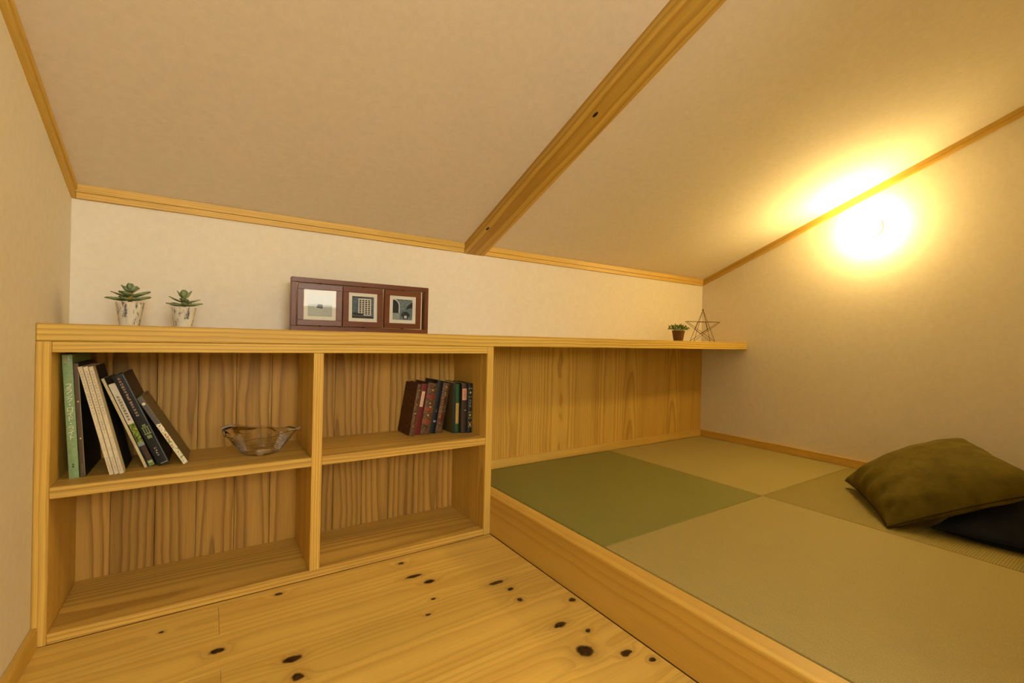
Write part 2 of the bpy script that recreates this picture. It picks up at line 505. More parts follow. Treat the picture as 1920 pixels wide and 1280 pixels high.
def book(name, label, x0, y, ang, t, h, d, spine, cover=None, right_cover=None, group=None, lean='left', hard=True, rnd=.0):
    """x0: shelf contact of the lower corner it pivots on; leaning left pivots on the lower left corner, right on the lower right one"""
    a = -ang if lean == 'left' else ang
    r = tag(empty(name, (x0, y, ZS + .0006), (0, math.radians(a), 0)), label, 'book', group)
    ox = 0.0 if lean == 'left' else -t
    cov = cm(spine) if isinstance(spine, str) else spine
    c2 = cov if cover is None else (cm(cover) if isinstance(cover, str) else cover)
    b = .0016 if hard else .0005
    bm = bmesh.new()
    # spine, gently rounded outwards, boards left and right
    n = 6
    pts = []
    for i in range(n + 1):
        u = i / n
        pts.append((ox + u * t, -rnd * math.sin(PI * u)))
    for i in range(n):
        (xa, ya), (xb, yb) = pts[i], pts[i + 1]
        v = [bm.verts.new(p) for p in ((xa, ya, 0), (xb, yb, 0), (xb, yb, h), (xa, ya, h))]
        bm.faces.new(v)
        v2 = [bm.verts.new(p) for p in ((xa, .0022, 0), (xb, .0022, 0), (xb, .0022, h), (xa, .0022, h))]
        bm.faces.new(v2[::-1])
        bm.faces.new((v[0], v2[0], v2[1], v[1])); bm.faces.new((v[3], v[2], v2[2], v2[3]))
    badd(bm, ox, ox + b, 0, d, 0, h, 1)
    if right_cover is None: badd(bm, ox + t - b, ox + t, 0, d, 0, h, 1)
    mesh_obj('cover', bm, [cov, c2], r)
    if right_cover is not None:
        bm = bmesh.new(); badd(bm, ox + t - b, ox + t, .0, d, 0, h)
        mesh_obj('right_cover', bm, cm(right_cover) if isinstance(right_cover, str) else right_cover, r)
    q = .003 if hard else .0004
    bm = bmesh.new(); badd(bm, ox + b, ox + t - b, .0022, d - q, q, h - q)
    mesh_obj('pages', bm, M_page, r)
    r['t'] = t; r['h'] = h; r['ox'] = ox; r['rnd'] = rnd
    return r

def patch(r, name, u0, u1, v0, v1, mat, bulge=True, lift=.0004):
    """flat printed field on the spine, u across 0..1, v up 0..1"""
    t, h, ox, rn = r['t'], r['h'], r['ox'], r['rnd']
    bm = bmesh.new()
    n = 4
    for i in range(n):
        ua, ub = u0 + (u1 - u0) * i / n, u0 + (u1 - u0) * (i + 1) / n
        ya, yb = -rn * math.sin(PI * ua) - lift, -rn * math.sin(PI * ub) - lift
        bm.faces.new([bm.verts.new(p) for p in ((ox + ua * t, ya, v0 * h), (ox + ub * t, yb, v0 * h), (ox + ub * t, yb, v1 * h), (ox + ua * t, ya, v1 * h))])
    m = mat if not isinstance(mat, str) else cm(mat, .5, .1)
    return mesh_obj(name, bm, m, r)

def marks(r, u0, u1, v0, v1, n, mat, seed=1, dense=5):
    """a line of tiny printed characters running down the spine, too small to read"""
    rg = random.Random(seed)
    t, h, ox, rn = r['t'], r['h'], r['ox'], r['rnd']
    bm = bmesh.new()
    wd = (u1 - u0) * t
    st = (v1 - v0) * h / n
    s = min(wd, st * .82)
    yy = -rn - .0008
    for i in range(n):
        cx = ox + (u0 + u1) / 2 * t; cz = v1 * h - st * (i + .5)
        for k in range(dense):
            if rg.random() < .55:
                L = s * rg.uniform(.5, .95); w = s * .09
                x_ = cx + rg.uniform(-.5, .5) * (s - L); z_ = cz + rg.uniform(-.45, .45) * s
                q = (x_ - L / 2, x_ + L / 2, z_ - w, z_ + w)
            else:
                L = s * rg.uniform(.4, .9); w = s * .09
                z_ = cz + rg.uniform(-.5, .5) * (s - L); x_ = cx + rg.uniform(-.45, .45) * s
                q = (x_ - w, x_ + w, z_ - L / 2, z_ + L / 2)
            bm.faces.new([bm.verts.new(p) for p in ((q[0], yy, q[2]), (q[1], yy, q[2]), (q[1], yy, q[3]), (q[0], yy, q[3]))])
    return mesh_obj('title', bm, mat if not isinstance(mat, str) else cm(mat, .5, .0), r)

def lettering(parent, text, size, mat, M, name='title', spacing=1.0):
    cu_ = bpy.data.curves.new(name, 'FONT')
    cu_.body = text; cu_.size = size; cu_.align_x = 'CENTER'; cu_.align_y = 'CENTER'; cu_.space_line = spacing
    cu_.extrude = .0
    tmp = bpy.data.objects.new('tmp', cu_)
    COL.objects.link(tmp)
    dg = bpy.context.evaluated_depsgraph_get(); dg.update()
    me = bpy.data.meshes.new_from_object(tmp.evaluated_get(dg))
    bpy.data.objects.remove(tmp); bpy.data.curves.remove(cu_)
    me.transform(M)
    me.materials.clear(); me.materials.append(mat)
    me.name = name
    return mesh_obj(name, None, None, parent, me=me)
STAND = Matrix.Rotation(PI / 2, 4, 'X')     # text plane upright, facing -Y

GL = 'books in the upper left compartment'
g = book('book', 'tall green hardback with white katakana down its spine, leftmost on the shelf', .0520, .070, 3.2, .0195, .327, .22, '#8aa878', group=GL, rnd=.002)
lettering(g, '\n'.join('フランク・ロイド・ライト'), .0155, cm('#e9ead8'), Matrix.Translation((.0100, -.0026, .176)) @ STAND, spacing=.80)
marks(g, .15, .5, .93, .99, 3, '#c9a46a', 3); marks(g, .5, .85, .93, .99, 3, '#cfd6d8', 4)
marks(g, .2, .8, .085, .12, 2, '#23402a', 5, 8)
b_ = book('book', 'thin brown-spined book with black covers between the green one and three white volumes', .0740, .074, 3.6, .0100, .304, .21, '#5d4a38', group=GL, cover='#121518', rnd=.0006)
patch(b_, 'spine_dot', .35, .65, .66, .672, '#e8c98a'); patch(b_, 'spine_dot', .35, .65, .335, .347, '#e8c98a'); patch(b_, 'spine_edge', .86, .98, .02, .98, '#8d8460', lift=.0006)
marks(b_, .25, .65, .04, .12, 5, '#8a7458', 6)
names = ['first of three matching white volumes, next to the thin brown book', 'middle of three matching white volumes with small grey print', 'last of three matching white volumes, its right cover painted dark as gap shade']
xs = [.1335, .1441, .1547]
for i in range(3):
    w = book('book', names[i], xs[i], .063 + .001 * (i == 1), 13.0, .0096, .302, .16, '#dccfae', group=GL, hard=False, right_cover='#14181c' if i == 2 else None, rnd=.0006)  # last volume's dark right cover paints the deep shade of the gap
    marks(w, .3, .7, .56, .97, 16, '#9a8468', 10 + i, 4)
    if i == 1: marks(w, .3, .7, .38, .5, 6, '#9a8468', 13, 4)
    marks(w, .3, .7, .03, .16, 7, '#a89678', 14 + i, 4)
    patch(w, 'spine_edge', .94, 1.0, 0, 1, '#4a4230', lift=.0003)
    if i == 2:
        bm = bmesh.new(); badd(bm, .0096, .0098, -.0002, .030, 0, .302)
        mesh_obj('cover_flap', bm, cm('#dccfae'), w)
w = book('book', 'slim cream paperback leaning on the white volumes', .2045, .104, 20.9, .0072, .276, .17, '#d6c79c', group=GL, hard=False, right_cover='#5b5448', rnd=.0)
marks(w, .3, .7, .25, .75, 22, '#a08a60', 21, 3)
w = book('book', 'book with white top and leafy green photograph on its lower spine', .2128, .112, 20.9, .0150, .258, .17, '#14211a', group=GL, hard=False, rnd=.0)
patch(w, 'spine_label', .0, 1, .52, 1.0, '#d8ceb4', lift=.0005)
t = NT('leafy_print')
p = t.n('ShaderNodeTexCoord').outputs['Object']
M_leafy = t.bsdf(t.ramp(t.noise(p, 160, 4, .7), [(.35, lin('#16220e')), (.48, lin('#55701e')), (.6, lin('#a9a83a')), (.72, lin('#7a4a22'))]), .5)
patch(w, 'cover_photo', .05, 1, .29, .52, M_leafy, lift=.0005)
patch(w, 'cover_photo', .25, 1, .08, .25, '#4a3220', lift=.0005)
patch(w, 'spine_band', .0, 1, .25, .29, '#8f9a96', lift=.0005)
patch(w, 'spine_label', .15, 1, .0, .07, '#7d8a4c', lift=.0005); patch(w, 'spine_band', .25, .9, .04, .055, '#c9c7a0', lift=.0008)
marks(w, .2, .8, .56, .86, 9, '#7a6a52', 23, 7)
w = book('book', 'thick black book with thin white border lines and small characters', .2365, .106, 22.3, .0265, .285, .178, '#0d0f10', cover='#3b3222', group=GL, hard=True, rnd=.0008)
marks(w, .25, .62, .55, .97, 15, '#c7a58a', 31, 6)
patch(w, 'spine_line', .90, .93, .02, .99, '#8aa59c', lift=.0014); patch(w, 'spine_line', .3, .93, .015, .022, '#b8b8a8', lift=.0014)
bm = bmesh.new()
for (a0, a1, c0, c1) in ((.2, .8, .345, .36), (.25, .35, .36, .42), (.45, .55, .36, .42), (.65, .75, .36, .42), (.2, .8, .42, .43), (.35, .65, .435, .455), (.3, .7, .30, .335)):
    bm.faces.new([bm.verts.new((a * .0265, -.0016, c * .285)) for a, c in ((a0, c0), (a1, c0), (a1, c1), (a0, c1))])
mesh_obj('spine_emblem', bm, cm('#7d8a58'), w)
marks(w, .35, .55, .1, .2, 4, '#c9c0a8', 33, 3)
t = NT('garden_print')
p = t.n('ShaderNodeTexCoord').outputs['Object']
M_garden = t.bsdf(t.ramp(t.noise(p, 110, 4, .65), [(.34, lin('#8a4a1c')), (.42, lin('#ded0a4')), (.52, lin('#efe6cc')), (.60, lin('#5c8a34')), (.7, lin('#c98a4a'))]), .5)
t = NT('dim_garden_cover')
p = t.n('ShaderNodeTexCoord').outputs['Object']
M_dim = t.bsdf(t.ramp(t.noise(p, 60, 4, .65), [(.34, lin('#3a2c18')), (.5, lin('#6a5430')), (.6, lin('#566238')), (.7, lin('#7a4a2c'))]), .35)
w = book('book', 'colourful garden picture book leaning furthest over, nearest the glass bowl', .2960, .096, 29.0, .0125, .230, .16, M_garden, cover=M_dim, group=GL, hard=False, rnd=.0006)
patch(w, 'spine_band', .0, 1, .60, 1.0, '#5a5550', lift=.0010)
bm = bmesh.new(); bmesh.ops.create_circle(bm, cap_ends=True, segments=14, radius=.0042)
bmesh.ops.transform(bm, matrix=Matrix.Translation((.0062, -.0018, .208)) @ STAND, verts=bm.verts)
mesh_obj('spine_dot', bm, cm('#e9e6d8'), w)
lettering(w, 'ANY', .0150, cm('#f2efe6'), Matrix.Translation((.0062, -.0020, .126)) @ STAND @ Matrix.Rotation(-PI / 2, 4, 'Z'))
marks(w, .15, .85, .35, .46, 3, '#b4602a', 41, 6)

GR = 'old bound books in the upper right compartment'
t = NT('worn_brown_leather')
p = t.n('ShaderNodeTexCoord').outputs['Object']
M_leath = t.bsdf(t.ramp(t.noise(p, 70, 4, .6), [(.35, lin('#2c1a10')), (.6, lin('#57331c')), (.75, lin('#3c2415'))]), .55)
t = NT('marbled_brown_spine')
p = t.n('ShaderNodeTexCoord').outputs['Object']
M_marb = t.bsdf(t.ramp(t.noise(p, 170, 4, .7), [(.36, lin('#231a12')), (.55, lin('#6a4a2c')), (.7, lin('#8a6a40'))]), .5)
M_gold = plain('gold_tooling', '#c9a24c', .35, .5, var=.3, scale=300)
def star5(r, u, v, s, mat=None, name='spine_ornament'):
    t, h, ox, rn = r['t'], r['h'], r['ox'], r['rnd']
    bm = bmesh.new()
    pts = []
    for i in range(10):
        rad = s if i % 2 == 0 else s * .42
        a = PI / 2 + i * PI / 5
        pts.append(bm.verts.new((ox + u * t + rad * math.cos(a), -rn - .0010, v * h + rad * math.sin(a))))
    bm.faces.new(pts[::-1])
    bmesh.ops.recalc_face_normals(bm, faces=bm.faces[:])
    return mesh_obj(name, bm, mat or M_gold, r)
RA = 9.4
# packed from the right: three upright, five leaning onto them
u1 = book('book', 'black book with gold flower panels, rightmost, by the shelf side', 1.2765, .112, 0, .0215, .206, .13, '#15191a', group=GR, lean='right', rnd=.003)
for v0, v1 in ((.70, .93), (.27, .45), (.10, .24)):
    for (uu, vv, ss) in ((.5, (v0 + v1) / 2, .007), (.28, v0 + .03, .0035), (.72, v0 + .03, .0035), (.28, v1 - .03, .0035), (.72, v1 - .03, .0035)):
        star5(u1, uu, vv, ss, cm('#cdb772'))
patch(u1, 'spine_label', .08, .92, .50, .69, '#24282a'); marks(u1, .2, .8, .52, .68, 3, '#8f948a', 51, 4)
u2 = book('book', 'dark brown book with a pink label near the top of its spine', 1.2545, .118, 0, .0245, .208, .13, '#3a2d26', group=GR, lean='right', rnd=.003)
patch(u2, 'spine_label', .08, .9, .66, .89, '#c98f72'); marks(u2, .2, .8, .70, .85, 3, '#8a5a48', 52, 4); patch(u2, 'spine_mark', .5, .8, .45, .465, '#cfd2c8')
u3 = book('book', 'dark green book with a long tan label on its spine', 1.2295, .134, 0, .0315, .208, .14, '#10201a', cover='#5d5336', group=GR, lean='right', rnd=.004)
patch(u3, 'spine_band', .36, .82, .02, .98, '#2e5a30', lift=.0006); patch(u3, 'spine_label', .36, .84, .19, .60, '#b89b50', lift=.0012)
RA = 9.4
sn = math.sin(math.radians(RA)); cs = math.cos(math.radians(RA))
xp = 1.1975 - .206 * sn / 1.0 - .0005
def nextp(t_): 
    global xp
    v = xp; xp -= t_ / cs + .0006
    return v
o2 = book('book', 'brown gilt-spined old book leaning against the dark green one', nextp(.030), .163, RA, .030, .206, .125, M_marb, cover='#4a3320', group=GR, lean='right', rnd=.004)
patch(o2, 'spine_label', .12, .9, .55, .72, '#4a2a18'); patch(o2, 'spine_label', .12, .9, .22, .38, '#5c2820'); marks(o2, .2, .8, .73, .82, 3, '#a89a7a', 55, 4)
marks(o2, .1, .45, .28, .72, 8, '#b0843c', 56, 5); star5(o2, .5, .92, .006)
nv = book('book', 'navy black book taller than its leaning neighbours', nextp(.027), .162, RA, .027, .217, .126, '#12161e', group=GR, lean='right', rnd=.003)
marks(nv, .25, .85, .40, .46, 2, '#9aa3a0', 57, 4); patch(nv, 'spine_mark', .35, .75, .235, .245, '#cfd2cc', lift=.001); patch(nv, 'spine_mark', .35, .75, .215, .225, '#cfd2cc', lift=.001)
o1 = book('book', 'thick brown old book with red bands and gold stars', nextp(.040), .158, RA, .040, .208, .130, M_marb, cover='#3a2818', group=GR, lean='right', rnd=.004)
for v0, v1, c_ in ((.70, .76, '#8a2f22'), (.45, .52, '#8a4424'), (.20, .28, '#8a4424')): patch(o1, 'spine_band', .04, .96, v0, v1, c_)
star5(o1, .55, .86, .0065); star5(o1, .5, .60, .005); star5(o1, .5, .37, .0065); patch(o1, 'spine_mark', .5, .72, .525, .54, '#d8d2c0', lift=.0008)
rd = book('book', 'red book with a long pale label on its spine', nextp(.0245), .161, RA, .0245, .207, .128, '#6a2018', group=GR, lean='right', rnd=.002)
patch(rd, 'spine_label', .2, .72, .55, .85, '#d8bfa2'); marks(rd, .3, .62, .58, .82, 8, '#8a6a58', 58, 4)
b1 = book('book', 'brown leather book with its whole left cover showing, leftmost of the old books', nextp(.0180), .158, RA, .0180, .207, .132, M_marb, cover=M_leath, group=GR, lean='right', rnd=.002)
for v in (.88, .60, .18): star5(b1, .5, v, .004)
patch(b1, 'spine_mark', .3, .7, .42, .435, '#d0c8a8', lift=.0008); marks(b1, .2, .8, .72, .84, 4, '#a88a58', 60, 4); marks(b1, .2, .8, .26, .38, 4, '#a88a58', 61, 4)

# ------------------------------------------------------------------ glass bowl
bw = tag(empty('glass_bowl', (.503, .140, ZS + .0006), (0, 0, math.radians(-33.6))), 'rippled clear glass bowl with two lip handles on the upper left shelf', 'bowl')
t = NT('clear_glass')
lw = t.n('ShaderNodeLayerWeight'); lw.inputs[0].default_value = .42
tr = t.n('ShaderNodeBsdfTransparent')
t.put(tr.inputs[0], t.ramp(lw.outputs['Facing'], [(.0, (.97, .97, .96)), (.5, (.88, .88, .86)), (.85, (.58, .59, .58)), (1.0, (.22, .24, .24))]))
g = t.n('ShaderNodeBsdfGlossy'); g.inputs['Roughness'].default_value = .04
fr_ = t.n('ShaderNodeFresnel'); fr_.inputs[0].default_value = 1.5
mx = t.n('ShaderNodeMixShader')
t.t.links.new(fr_.outputs[0], mx.inputs[0]); t.t.links.new(tr.outputs[0], mx.inputs[1]); t.t.links.new(g.outputs[0], mx.inputs[2])
t.t.links.new(mx.outputs[0], t.out.inputs[0])
M_glass = t.m
t = NT('glass_lip_painted_glint')  # pale mix stands in for lamp and window reflections on the lips
tr = t.n('ShaderNodeBsdfTransparent')
df = t.n('ShaderNodeBsdfPrincipled'); df.inputs['Base Color'].default_value = lin('#d9cfc4'); df.inputs['Roughness'].default_value = .15
mx = t.n('ShaderNodeMixShader'); mx.inputs[0].default_value = .6
t.t.links.new(tr.outputs[0], mx.inputs[1]); t.t.links.new(df.outputs[0], mx.inputs[2]); t.t.links.new(mx.outputs[0], t.out.inputs[0])
M_lip = t.m
def bowl_fn(off):
    def fn(p, a, r, z):
        z = z * .93; r = r * (1 + 1.5 * z)
        k = max(0, (z - .048) / .020)
        c = abs(math.cos(a)) ** 14
        rr = r + .007 * c * k
        zz = z + k * (.006 * math.cos(2 * a) - .004 * math.cos(8 * a) * .5) + .002 * c * k
        if .006 < z < .054: rr += .0014 * math.sin(z * 1300 + 2.2 * math.sin(8 * a)) * off
        return Vector((rr * math.cos(a), rr * math.sin(a), zz))
    return fn
bm = bmesh.new()
outer = [(.001, 0), (.044, 0.0), (.050, .004)]
N = 46
outer += [(.050 + .038 * (i / N) ** .85, .004 + .060 * i / N) for i in range(1, N + 1)]
outer += [(.092, .070), (.097, .075), (.0985, .0775), (.0975, .0790), (.0960, .0780), (.0950, .0760)]
lathe(bm, outer, 112, cap0=True, fn=bowl_fn(1.0))
bmesh.ops.recalc_face_normals(bm, faces=bm.faces[:])
mesh_obj('bowl_body', bm, M_glass, bw, smooth=True)
for s_ in (1, -1):
    bm = bmesh.new()
    rg = []
    for i in range(9):
        a = -.34 + .68 * i / 8
        w_ = math.cos((i - 4) / 4 * PI / 2)
        ri = .1135; ro = .115 + .011 * w_
        rg.append([Vector((s_ * r_ * math.cos(a), r_ * math.sin(a), z_ + .002)) for r_, z_ in ((ri, .0800), (ro, .0825), (ro, .0845), (ri, .0822))])
    vv = [[bm.verts.new(p) for p in q] for q in rg]
    for a_, b2 in zip(vv, vv[1:]):
        for i in range(4): bm.faces.new((a_[i], a_[(i + 1) % 4], b2[(i + 1) % 4], b2[i]))
    bm.faces.new(vv[0]); bm.faces.new(vv[-1])
    bmesh.ops.recalc_face_normals(bm, faces=bm.faces[:])
    mesh_obj('lip_handle', bm, M_lip, bw, smooth=True)

# ------------------------------------------------------------------ photo frame
M_fr = wood('walnut_frame', 'x', (112, 60, 26), (80, 38, 14), ring=.006, pith=.1, spread=.1, slope=.02, wob=.003, contrast=.6, vary=.08, rough=.35, spec=.4)
fx0, fx1, fz0, fz1, fy = .591, 1.108, 0.0, .190, .200
fr = tag(empty('photo_frame', ((fx0 + fx1) / 2, fy, H + .0006)), 'long dark brown frame holding three small square photographs', 'photo frame')
cx = (fx0 + fx1) / 2
def ring_bm(bm, x0, x1, z0, z1, b, y0, y1):
    badd(bm, x0, x1, y0, y1, z1 - b, z1); badd(bm, x0, x1, y0, y1, z0, z0 + b)
    badd(bm, x0, x0 + b, y0, y1, z0 + b, z1 - b); badd(bm, x1 - b, x1, y0, y1, z0 + b, z1 - b)
bm = bmesh.new()
ring_bm(bm, fx0 - cx, fx1 - cx, fz0, fz1, .017, 0, .030)
bevel(bm, .0012)
mesh_obj('outer_frame', bm, M_fr, fr)
M_mat = plain('photo_mount', '#e6dfcc', .8, var=.04)
t = NT('picture_glass')
g = t.n('ShaderNodeBsdfGlossy'); g.inputs['Roughness'].default_value = .02
tr = t.n('ShaderNodeBsdfTransparent')
fn_ = t.n('ShaderNodeFresnel'); fn_.inputs[0].default_value = 1.25
mx = t.n('ShaderNodeMixShader')
t.t.links.new(fn_.outputs[0], mx.inputs[0]); t.t.links.new(tr.outputs[0], mx.inputs[1]); t.t.links.new(g.outputs[0], mx.inputs[2])
t.t.links.new(mx.outputs[0], t.out.inputs[0])
M_pg = t.m
def poly(bm, pts, mi, lay):
    f = bm.faces.new([bm.verts.new((p[0], -.0002 * lay, p[1])) for p in pts])
    f.material_index = mi
def rect(bm, x0, x1, z0, z1, mi, lay): poly(bm, [(x0, z0), (x1, z0), (x1, z1), (x0, z1)], mi, lay)
def arc(cx_, cz_, r, a0, a1, n): return [(cx_ + r * math.cos(a0 + (a1 - a0) * i / n), cz_ + r * math.sin(a0 + (a1 - a0) * i / n)) for i in range(n + 1)]
def stone(name, c1, c2, sc):
    t = NT(name)
    p = t.n('ShaderNodeTexCoord').outputs['Object']
    return t.bsdf(t.ramp(t.noise(p, sc, 4, .7), [(.35, lin(c1)), (.65, lin(c2))]), .6)
P_sky = plain('print_pale_sky', '#d9dad2', .6); P_sea = stone('print_grey_sea', '#a9ada0', '#b4b8aa', 60); P_dark = plain('print_dark', '#2a2622', .6)
P_blue = stone('print_blue_grey_door', '#3a4650', '#66737a', 130); P_pale = plain('print_pale', '#d8d2bd', .6); P_deep = plain('print_deep_shadow', '#1c2024', .6)
P_stone = stone('print_stone_wall', '#3f5058', '#8b9a98', 190); P_car = plain('print_car_body', '#5f7076', .5); P_white = plain('print_wheel', '#c8ccc6', .5); P_ground = stone('print_road', '#7f8a86', '#a0a8a0', 150)
IF = [(.613, .765), (.769, .920), (.926, 1.079)]
for i, (a, b) in enumerate(IF):
    z0, z1 = .0195, .1705
    mxx, w2 = (a + b) / 2, (b - a) / 2
    hz = (z1 - z0) / 2
    bm = bmesh.new(); ring_bm(bm, -w2, w2, -hz, hz, .0205, 0, .014); bevel(bm, .001)
    ib = mesh_obj('inner_frame', bm, M_fr, fr, (mxx - cx, .006, (z0 + z1) / 2))
    ib.rotation_euler = (math.radians((-0.4, -1.2, 0.5)[i]), 0, math.radians((-3.2, 1.6, 1.8)[i]))
    bm = bmesh.new(); badd(bm, -w2 + .018, w2 - .018, .006, .010, -hz + .018, hz - .018)
    mesh_obj('photo_mount', bm, M_mat, ib)
    q = .0415
    bm = bmesh.new()
    if i == 0:
        rect(bm, -q, q, -q, .002, 1, 0); rect(bm, -q, q, .002, q, 0, 0)
        poly(bm, [(-.012, -.010), (.008, -.013), (.010, .001), (-.008, .004)], 2, 1)
        rect(bm, .011, .014, -.004, .002, 3, 1); rect(bm, -.034, -.033, -.002, .012, 1, 1)
        ms = [P_sky, P_sea, P_dark, P_pale]; lab = 'pale picture of a small dark hut on grey water'
    elif i == 1:
        rect(bm, -q, q, -q, q, 0, 0)
        rect(bm, -.018, .031, -.030, .034, 1, 1)
        for cx_ in range(4):
            for cz_ in range(8):
                xx, zz = -.0145 + cx_ * .0112, -.0265 + cz_ * .0073
                rect(bm, xx, xx + .0078, zz, zz + .0050, 2, 2)
        poly(bm, [(-.038, -.020), (-.020, -.022), (-.002, -.024), (.004, -.030), (-.030, -.031), (-.038, -.028)], 3, 3)
        rect(bm, -q, q, -q, -.034, 3, 1); rect(bm, -q, q, .038, q, 3, 1)
        ms = [P_blue, P_pale, P_deep, P_dark]; lab = 'picture of a pale lattice window in a blue grey wall'
    else:
        rect(bm, -q, q, -q, q, 0, 0)
        poly(bm, [(-q, -.014), (-.017, -.014)] + arc(-q, .014, .0245, 0, PI / 2, 6), 1, 1)
        poly(bm, [(-q, .0420), (-q, .0385)] + arc(-q, .014, .0245, PI / 2, 0, 6) + [(-.017, -.014), (-.0125, -.014)] + arc(-q, .014, .029, 0, PI / 2, 6)[:-1], 2, 2)
        rect(bm, -q, -.012, -q, -.015, 3, 1)
        poly(bm, [(-.012, -.030), (-.010, -.008), (.002, -.004), (.010, .000), (.026, .006), (q, .008), (q, -.034), (-.012, -.034)], 4, 3)
        poly(bm, [(.012, .0), (.026, .006), (q, .008), (q, .030), (.034, .028), (.020, .016)], 1, 4)
        poly(bm, arc(.012, -.026, .019, 0, PI, 10), 1, 5)
        poly(bm, arc(.012, -.029, .0125, 0, 2 * PI, 16)[:-1], 5, 6)
        poly(bm, arc(.012, -.029, .0062, 0, 2 * PI, 12)[:-1], 2, 7)
        rect(bm, -q, q, -q, -.039, 3, 8)
        ms = [P_stone, P_deep, P_white, P_ground, P_car, P_dark]; lab = 'picture of an old car front beside a stone arch'
    bmesh.ops.transform(bm, matrix=Matrix.Translation((0, .0058, 0)), verts=bm.verts)
    ph = mesh_obj('photograph', bm, ms, ib); ph['label'] = lab
    bm = bmesh.new(); badd(bm, -w2 + .019, w2 - .019, .0025, .0032, -hz + .019, hz - .019)
    mesh_obj('glass_pane', bm, M_pg, ib)
    for zz in (-hz - .0022, hz - .0005):
        bm = bmesh.new(); badd(bm, -.004, .004, .004, .010, zz, zz + .0025)
        mesh_obj('pivot_pin', bm, cm('#1c120a'), ib)

# ------------------------------------------------------------------ succulents
t = NT('whitewashed_pot')
p = t.n('ShaderNodeTexCoord').outputs['Object']
sp = t.n('ShaderNodeSeparateXYZ'); t.put(sp.inputs[0], p)
nz = t.noise(t.comb(sp.outputs[0], sp.outputs[1], t.math('MULTIPLY', sp.outputs[2], .35)), 75, 5, .75)
M_pot = t.bsdf(t.ramp(nz, [(.42, lin('#ddd6c4')), (.56, lin('#d2cbba')), (.60, lin('#7c7c7c')), (.70, lin('#3c4048'))]), .7, t.bump(nz, .3, .001))
M_soil = plain('potting_grit', '#b7ab92', .9, var=.5, scale=240)
t = NT('succulent_leaf')
p = t.n('ShaderNodeTexCoord').outputs['Object']
M_leaf = t.bsdf(t.ramp(t.noise(p, 90, 3, .6), [(.35, lin('#5a7448')), (.52, lin('#8b9c74')), (.72, lin('#a09c6c'))]), .6, None, .25)
M_core = plain('succulent_heart', '#9a8a48', .6, var=.3, scale=150)

def leaf_mesh(L, Wd, th, rng):
    bm = bmesh.new()
    n = 12
    top, bot, l_, r_ = [], [], [], []
    for i in range(n + 1):
        u = i / n
        w = Wd * (math.sin(PI * min(.985, u * .90 + .085)) ** .6) * (.50 + .66 * u if u < .75 else .995) * .5
        if 3 < i < n and i % 2: w *= 1.15
        if i == n: w = Wd * .08
        z = .05 * L * u * u
        x = L * u
        top.append(bm.verts.new((x, 0, z + th * math.sin(PI * min(.97, u + .08)) * .6)))
        bot.append(bm.verts.new((x, 0, z - th * math.sin(PI * min(.97, u + .08)))))
        l_.append(bm.verts.new((x, w, z + th * .5))); r_.append(bm.verts.new((x, -w, z + th * .5)))
    for i in range(n):
        bm.faces.new((top[i], top[i + 1], l_[i + 1], l_[i])); bm.faces.new((r_[i], r_[i + 1], top[i + 1], top[i]))
        bm.faces.new((l_[i], l_[i + 1], bot[i + 1], bot[i])); bm.faces.new((bot[i], bot[i + 1], r_[i + 1], r_[i]))
    bmesh.ops.recalc_face_normals(bm, faces=bm.faces[:])
    me = bpy.data.meshes.new('leaf'); bm.to_mesh(me); bm.free()
    me.materials.append(M_leaf)
    for q in me.polygons: q.use_smooth = True
    return me
LM = [leaf_mesh(.050, .027, .0038, None), leaf_mesh(.044, .026, .0038, None), leaf_mesh(.028, .019, .0036, None)]

def succulent(name, label, x, y, rt, rb, h, tiers, rot):
    r = tag(empty(name, (x, y, H + .0006), (0, 0, rot)), label, 'plant', 'succulents in whitewashed pots on the counter')
    bm = bmesh.new()
    lathe(bm, [(.001, 0), (rb, 0), (rt, h), (rt - .0035, h), (rt - .006, h - .006)], 36, cap0=True)
    mesh_obj('pot', bm, M_pot, r)
    bm = bmesh.new()
    lathe(bm, [(rt - .0055, h - .0075), (rt * .6, h - .004), (.001, h - .001)], 24, cap1=True)
    mesh_obj('soil', bm, M_soil, r)
    bm = bmesh.new()
    lathe(bm, [(.004, h - .004), (.006, h + .006), (.008, h + .018), (.007, h + .027), (.002, h + .031)], 12, cap1=True)
    mesh_obj('stem', bm, M_core, r, smooth=True)
    for (mi, n, a0, z, tilt, sc) in tiers:
        for k in range(n):
            o = mesh_obj('leaf', None, None, r, me=LM[mi])
            o.location = (0, 0, h + z)
            o.rotation_euler = (random.uniform(-.25, .25), -math.radians(tilt + random.uniform(-6, 6)), a0 + 2 * PI * k / n + random.uniform(-.12, .12))
            o.scale = (sc * random.uniform(.93, 1.05),) * 3
            bm = None
    return r
succulent('potted_succulent', 'larger leafy succulent in a whitewashed pot, nearer the left wall', .160, .150, .0335, .0225, .067,
          [(0, 5, .3, .007, 5, 1.16), (0, 4, .75, .017, 12, 1.04), (2, 4, .2, .028, 32, 1.15), (2, 2, .9, .033, 62, .85)], .45)
succulent('potted_succulent', 'smaller succulent in a speckled whitewashed pot, nearer the photo frame', .287, .150, .0315, .0215, .060,
          [(1, 5, .1, .006, 5, 1.06), (1, 4, .6, .015, 14, .98), (2, 4, .4, .026, 48, 1.12), (2, 2, .9, .030, 70, .9)], 1.1)

